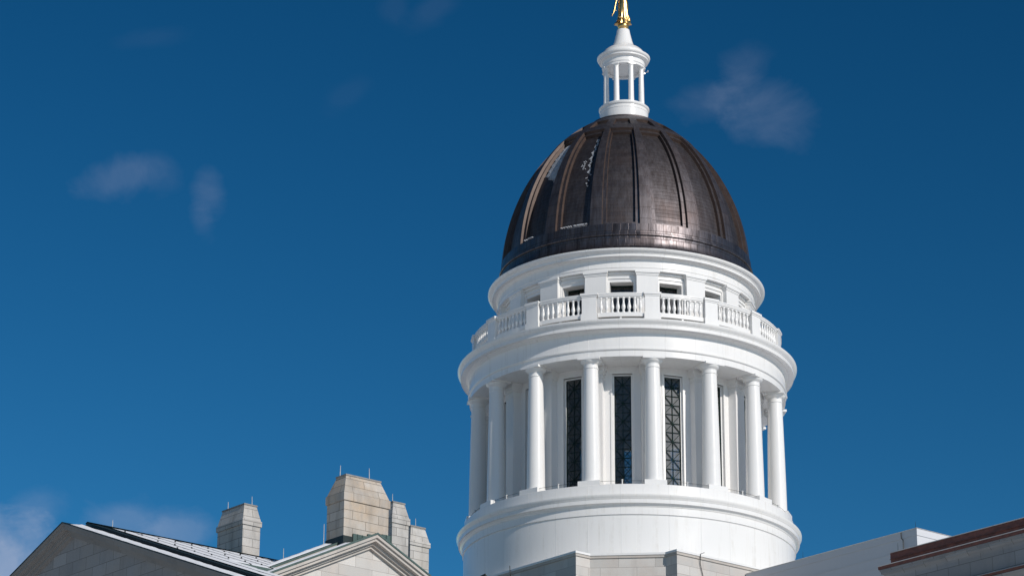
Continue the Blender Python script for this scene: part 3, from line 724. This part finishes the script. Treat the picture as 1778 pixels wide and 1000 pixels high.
# ------------------------------------------------------------------ gabled granite wing on the left
o_a, o_b = 4.72, -22.0
WG = thing('gabled_wing', 'granite wing with one shaded gable, one sunlit gable and snowy green copper roofs', 'building', world_of(o_a, o_b), PSI)
def A_(a): return a - o_a
def B_(c): return c - o_b
def chevron(name, mat, axis, c, zr, slope, hw, zt, zb, f0, f1, parent=WG, build=True, hw2=None):
    """a bent band along both rakes of a gable: axis 'a' = gable spans a (faces -b), axis 'b' = gable spans b (faces +a)"""
    b = MB(); hr = hw2 or hw
    out = [(-hw, -hw * slope), (0, 0), (hr, -hr * slope)]
    def pt(u, z, f): return (A_(c + u), B_(f), zr + z + H) if axis == 'a' else (A_(f), B_(c + u), zr + z + H)
    for (u0, z0), (u1, z1) in zip(out, out[1:]):
        q = [pt(u0, z0 + zb, f0), pt(u1, z1 + zb, f0), pt(u1, z1 + zb, f1), pt(u0, z0 + zb, f1)]
        t = [pt(u0, z0 + zt, f0), pt(u1, z1 + zt, f0), pt(u1, z1 + zt, f1), pt(u0, z0 + zt, f1)]
        b.hexa(q, t)
    return b.build(name, mat, parent, smooth=0) if build else b
# --- shaded gable, facing left
sA = .372; hA = 12.7; cA, zA = 4.72, 29.82
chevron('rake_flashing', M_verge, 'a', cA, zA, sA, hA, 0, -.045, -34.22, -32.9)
chevron('rake_moulding', M_trimst_shade, 'a', cA, zA, sA, hA, -.047, -.13, -34.20, -33.2)
chevron('rake_moulding', M_trimst_shade, 'a', cA, zA, sA, hA, -.132, -.27, -34.13, -33.2)
chevron('rake_moulding', M_trimst_shade, 'a', cA, zA, sA, hA, -.272, -.40, -33.92, -33.2)
chevron('rake_moulding', M_trimst_shade, 'a', cA, zA, sA, hA, -.402, -.53, -33.80, -33.2)
def gable_wall(axis, c, zr, slope, hw, zb, f0, f1, mat):
    b = MB()
    def pt(u, z, f): return (A_(c + u), B_(f), zr + z + H) if axis == 'a' else (A_(f), B_(c + u), zr + z + H)
    L = [(-hw, -hw * slope + zb), (hw, -hw * slope + zb), (0, zb)]
    lo = -zr - H
    P0 = [pt(-hw, lo, f0), pt(hw, lo, f0), pt(hw, -hw * slope + zb, f0), pt(0, zb, f0), pt(-hw, -hw * slope + zb, f0)]
    P1 = [pt(-hw, lo, f1), pt(hw, lo, f1), pt(hw, -hw * slope + zb, f1), pt(0, zb, f1), pt(-hw, -hw * slope + zb, f1)]
    n = 5
    b.face(P0); b.face(list(reversed(P1)))
    for i in range(n): b.face([P0[i], P0[(i + 1) % n], P1[(i + 1) % n], P1[i]])
    return b.build('gable_wall', mat, WG, smooth=0)
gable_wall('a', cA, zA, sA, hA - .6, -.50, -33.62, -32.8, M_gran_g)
# upper roof behind it with a dark verge
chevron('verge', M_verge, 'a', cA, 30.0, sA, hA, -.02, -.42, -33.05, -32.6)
chevron('roof_slope', M_green, 'a', cA, 30.0, sA, hA, -.022, -.30, -32.6, -31.0)
chevron('roof_slope', M_green, 'a', cA, 30.0, sA, 6.2, -.022, -.30, -31.0, -8.2)
b = MB()
for s in (-1, 1):
    b.face([(A_(cA), B_(-33.07), 30.03 + H), (A_(cA + s * .16), B_(-33.07), 30.03 - .06 + H), (A_(cA + s * .16), B_(-8.3), 30.03 - .06 + H), (A_(cA), B_(-8.3), 30.03 + H)])
b.build('ridge_cap', M_verge, WG, smooth=0)
b = MB()
yb = -32.55; n = 0
while yb < -22:
    hS = hA if yb < -31.1 else 6.2
    b.hexa([(A_(cA + .1), B_(yb), 30 - .037 - .021 + H), (A_(cA + hS), B_(yb), 30 - sA * hS - .021 + H), (A_(cA + hS), B_(yb + .03), 30 - sA * hS - .021 + H), (A_(cA + .1), B_(yb + .03), 30 - .037 - .021 + H)],
           [(A_(cA + .1), B_(yb), 30 - .037 + .026 + H), (A_(cA + hS), B_(yb), 30 - sA * hS + .026 + H), (A_(cA + hS), B_(yb + .03), 30 - sA * hS + .026 + H), (A_(cA + .1), B_(yb + .03), 30 - .037 + .026 + H)])
    yb += 1.04
b.build('standing_seam', M_verge, WG, smooth=0).__setitem__('kind', 'stuff')
def snow_strip(name, label, pts, th, parent=None):
    """slab of snow over the quad pts (world-of-wing coordinates a, b, z) with a ragged edge"""
    b = MB(); p = [Vector((A_(a), B_(c), z + H)) for a, c, z in pts]; n, mrows = 46, 5
    lo = []; hi = []
    nrm = (p[1] - p[0]).cross(p[3] - p[0]).normalized()
    if nrm.z < 0: nrm = -nrm
    for i in range(n + 1):
        t = i / n; a = p[0].lerp(p[1], t); c = p[3].lerp(p[2], t)
        j0 = .5 * max(0, random.gauss(.0, .11)); j1 = .5 * max(0, random.gauss(.0, .11))
        a2 = a.lerp(c, j0); c2 = c.lerp(a, j1)
        row = []
        for k in range(mrows + 1):
            s = k / mrows; h = th * (math.sin(math.pi * min(1, max(0, s))) ** .35 if 0 < s < 1 else 0) * (1 if 0 < i < n else 0) * random.uniform(.75, 1.1)
            row.append(a2.lerp(c2, s) + nrm * (h + .004))
        lo.append(row)
    b.grid(lo)
    o = b.build(name, M_snow, None, smooth=60); o.location = world_of(o_a, o_b); o.rotation_euler = (0, 0, PSI)
    return tag(o, label, 'snow', kind='stuff')
zsl = lambda a: 30 - sA * (a - cA)
yb = -32.52; snow_b = MB()
while yb < -22.2:
    w0, w1 = yb + .012, yb + 1.04 - .035
    sE = cA + (hA if yb < -31.1 else 6.2); n = 40; rows_ = []
    off_ = random.uniform(.38, .75)
    for i in range(n + 1):
        a_ = cA + off_ + (sE - cA - off_) * i / n
        j0 = abs(random.gauss(0, .02)) + (.10 if random.random() < .12 else 0); j1 = abs(random.gauss(0, .02)) + (.14 if random.random() < .12 else 0)
        bb = [w0 + j0, w0 + j0 + .015, (w0 + w1) / 2, w1 - j1 - .015, w1 - j1]
        hh = [-.018, .018, .020, .018, -.018] if 0 < i < n else [-.018] * 5
        rows_.append([(A_(a_), B_(y_), zsl(a_) + h_ + H) for y_, h_ in zip(bb, hh)])
    snow_b.grid(rows_)
    yb += 1.04
o = snow_b.build('snow', M_snow, None, smooth=40); o.location = world_of(o_a, o_b); o.rotation_euler = (0, 0, PSI)
tag(o, 'snow lying in stripes on the green roof left of the chimneys', 'snow', kind='stuff')
z2 = lambda a: zA - sA * (a - cA)
snow_strip('snow', 'narrow line of snow along the shaded gable edge', [(5.3, -34.18, z2(5.3)), (17.2, -34.18, z2(17.2)), (17.2, -33.6, z2(17.2)), (5.3, -33.6, z2(5.3))], .09)
# snow guards: rows of small pegs on the seams
b = MB()
for r_, (a0, st) in enumerate(((6.6, 0), (8.6, .26), (10.4, 0))):
    yb = -32.5 + st
    while yb < -23.5:
        b.box(A_(a0) - .012, A_(a0) + .012, B_(yb), B_(yb) + .06, zsl(a0) + H, zsl(a0) + .07 + H); yb += .78
b.build('snow_guard', M_iron, WG, smooth=0).__setitem__('kind', 'stuff')
# --- sunlit gable, facing right
sB = .478; hB = 7.0; cB, zB = -23.83, 29.80
chevron('rake_flashing', M_green, 'b', cB, zB, sB, hB, 0, -.075, 10.2, 11.56)
chevron('rake_moulding', M_trimst, 'b', cB, zB, sB, hB, -.077, -.20, 10.9, 11.53)
chevron('rake_moulding', M_trimst, 'b', cB, zB, sB, hB, -.202, -.33, 10.9, 11.44)
chevron('rake_moulding', M_trimst, 'b', cB, zB, sB, hB, -.332, -.45, 10.8, 11.24)
chevron('rake_moulding', M_trimst, 'b', cB, zB, sB, hB, -.452, -.57, 10.8, 11.12)
gable_wall('b', cB, zB, sB, hB - .5, -.54, 10.3, 10.98, M_gran)
chevron('verge', M_trimst, 'b', cB, 30.0, sB, hB, -.10, -.32, 9.6, 10.50)
chevron('verge_cap', M_green, 'b', cB, 30.0, sB, hB, -.02, -.098, 9.55, 10.54)
chevron('roof_slope', M_green, 'b', cB, 30.0, sB, hB, -.022, -.30, 4.72, 9.55)
snow_strip('snow', 'snow on the roof slope left of the large buff chimney', [(9.5, -24.6, 30 - sB * .77 ), (9.5, -30.6, 30 - sB * 6.77), (6.2, -30.6, 30 - sB * 6.77), (6.2, -24.6, 30 - sB * .77)], .05)
snow_strip('snow', 'thin snow along the upper roof edge behind the sunlit gable', [(10.52, -25.3, 30 - sB * 1.47), (10.52, -30.8, 30 - sB * 6.97), (9.9, -30.8, 30 - sB * 6.97), (9.9, -25.3, 30 - sB * 1.47)], .10)
snow_strip('snow', 'thin snow along the green edge of the sunlit gable', [(11.54, -25.1, zB - sB * 1.27), (11.54, -30.8, zB - sB * 6.97), (11.0, -30.8, zB - sB * 6.97), (11.0, -25.1, zB - sB * 1.27)], .06)
# body of the wing under the roofs
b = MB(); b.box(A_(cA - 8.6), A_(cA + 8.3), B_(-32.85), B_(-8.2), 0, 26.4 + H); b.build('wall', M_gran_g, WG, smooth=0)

# chimneys
def chimney(a0, a1, b0, b1, zt, zband, zb0, mat, taper, rods, label, flash=None, drop=28.0):
    """shaft, projecting band, tapered top; zt top, zband..zb0 band"""
    b = MB(); b.box(A_(a0) + .05, A_(a1) - .05, B_(b0) + .05, B_(b1) - .05, drop + H, zb0 + H)
    o = b.build('chimney', mat, WG, smooth=0); o['label'] = label
    b = MB(); b.box(A_(a0), A_(a1), B_(b0), B_(b1), zb0 + H, zband + H); b.build('band', mat, o, smooth=0)
    b = MB(); b.frustum(A_(a0) + .03, A_(a1) - .03, B_(b0) + .03, B_(b1) - .03, zband + H, zt - .06 + H, taper, taper); b.build('tapered_top', mat, o, smooth=0)
    b = MB(); b.box(A_(a0) + taper, A_(a1) - taper, B_(b0) + taper, B_(b1) - taper, zt - .062 + H, zt + H); b.build('cap', M_cap, o, smooth=0)
    for (ra, rb, ln, lean) in rods:
        b = MB(); b.tube([(A_(ra), B_(rb), zt - .05 + H), (A_(ra) + lean, B_(rb) - lean, zt + ln + H)], .019, 5, .011); b.build('lightning_rod', M_rod, o)
    if flash:
        b = MB(); b.box(A_(a0) + .02, A_(a1) - .02, B_(b0) + .02, B_(b1) - .02, drop + H, flash + H); b.build('flashing', M_verge, o, smooth=0)
    return o
chimney(9.68, 10.93, -25.08, -22.76, 32.25, 31.42, 31.08, M_gran_w, .27, [(10.1, -24.7, .5, -.06), (10.6, -23.6, .42, .07)], 'wide buff granite chimney with rust stains above the sunlit gable', 29.62)
chimney(1.65, 3.62, -24.93, -23.95, 32.57, 31.85, 31.62, M_gran_c, .15, [(2.0, -24.6, .38, 0), (3.2, -24.2, .42, .05)], 'grey granite chimney standing alone on the snowy roof', 30.35)
chimney(5.9, 7.92, -20.38, -19.42, 32.57, 31.88, 31.60, M_gran_c, .15, [(7.3, -19.9, .45, .03)], 'narrow pale chimney half hidden behind the wide buff one')
chimney(3.5, 5.40, -17.48, -16.36, 32.57, 31.88, 31.66, M_gran_c, .15, [(4.9, -16.8, .42, .05)], 'pale chimney at the right end of the row')
# ribbed copper apron at the foot of the wide chimney, rods on the ridges
b = MB()
for i in range(8):
    u = -24.6 + i * .24; h = 29.75 + .05 * (i // 3) * 2.2
    b.box(A_(10.905), A_(10.955), B_(u), B_(u) + .215, 29.3 + H, h + H); b.box(A_(10.955), A_(10.985), B_(u) + .19, B_(u) + .215, 29.3 + H, h + H)
b.build('ribbed_apron', M_green, WG, smooth=0)
for (ra, rb, z0, ln) in ((4.72, -31.9, 30.0, .3), (4.75, -23.6, 30.0, .55), (10.0, -25.35, 29.4, .8)):
    b = MB(); b.tube([(A_(ra), B_(rb), z0 - .05 + H), (A_(ra), B_(rb) , z0 + ln + H)], .017, 5, .011); b.build('lightning_rod', M_rod, WG)
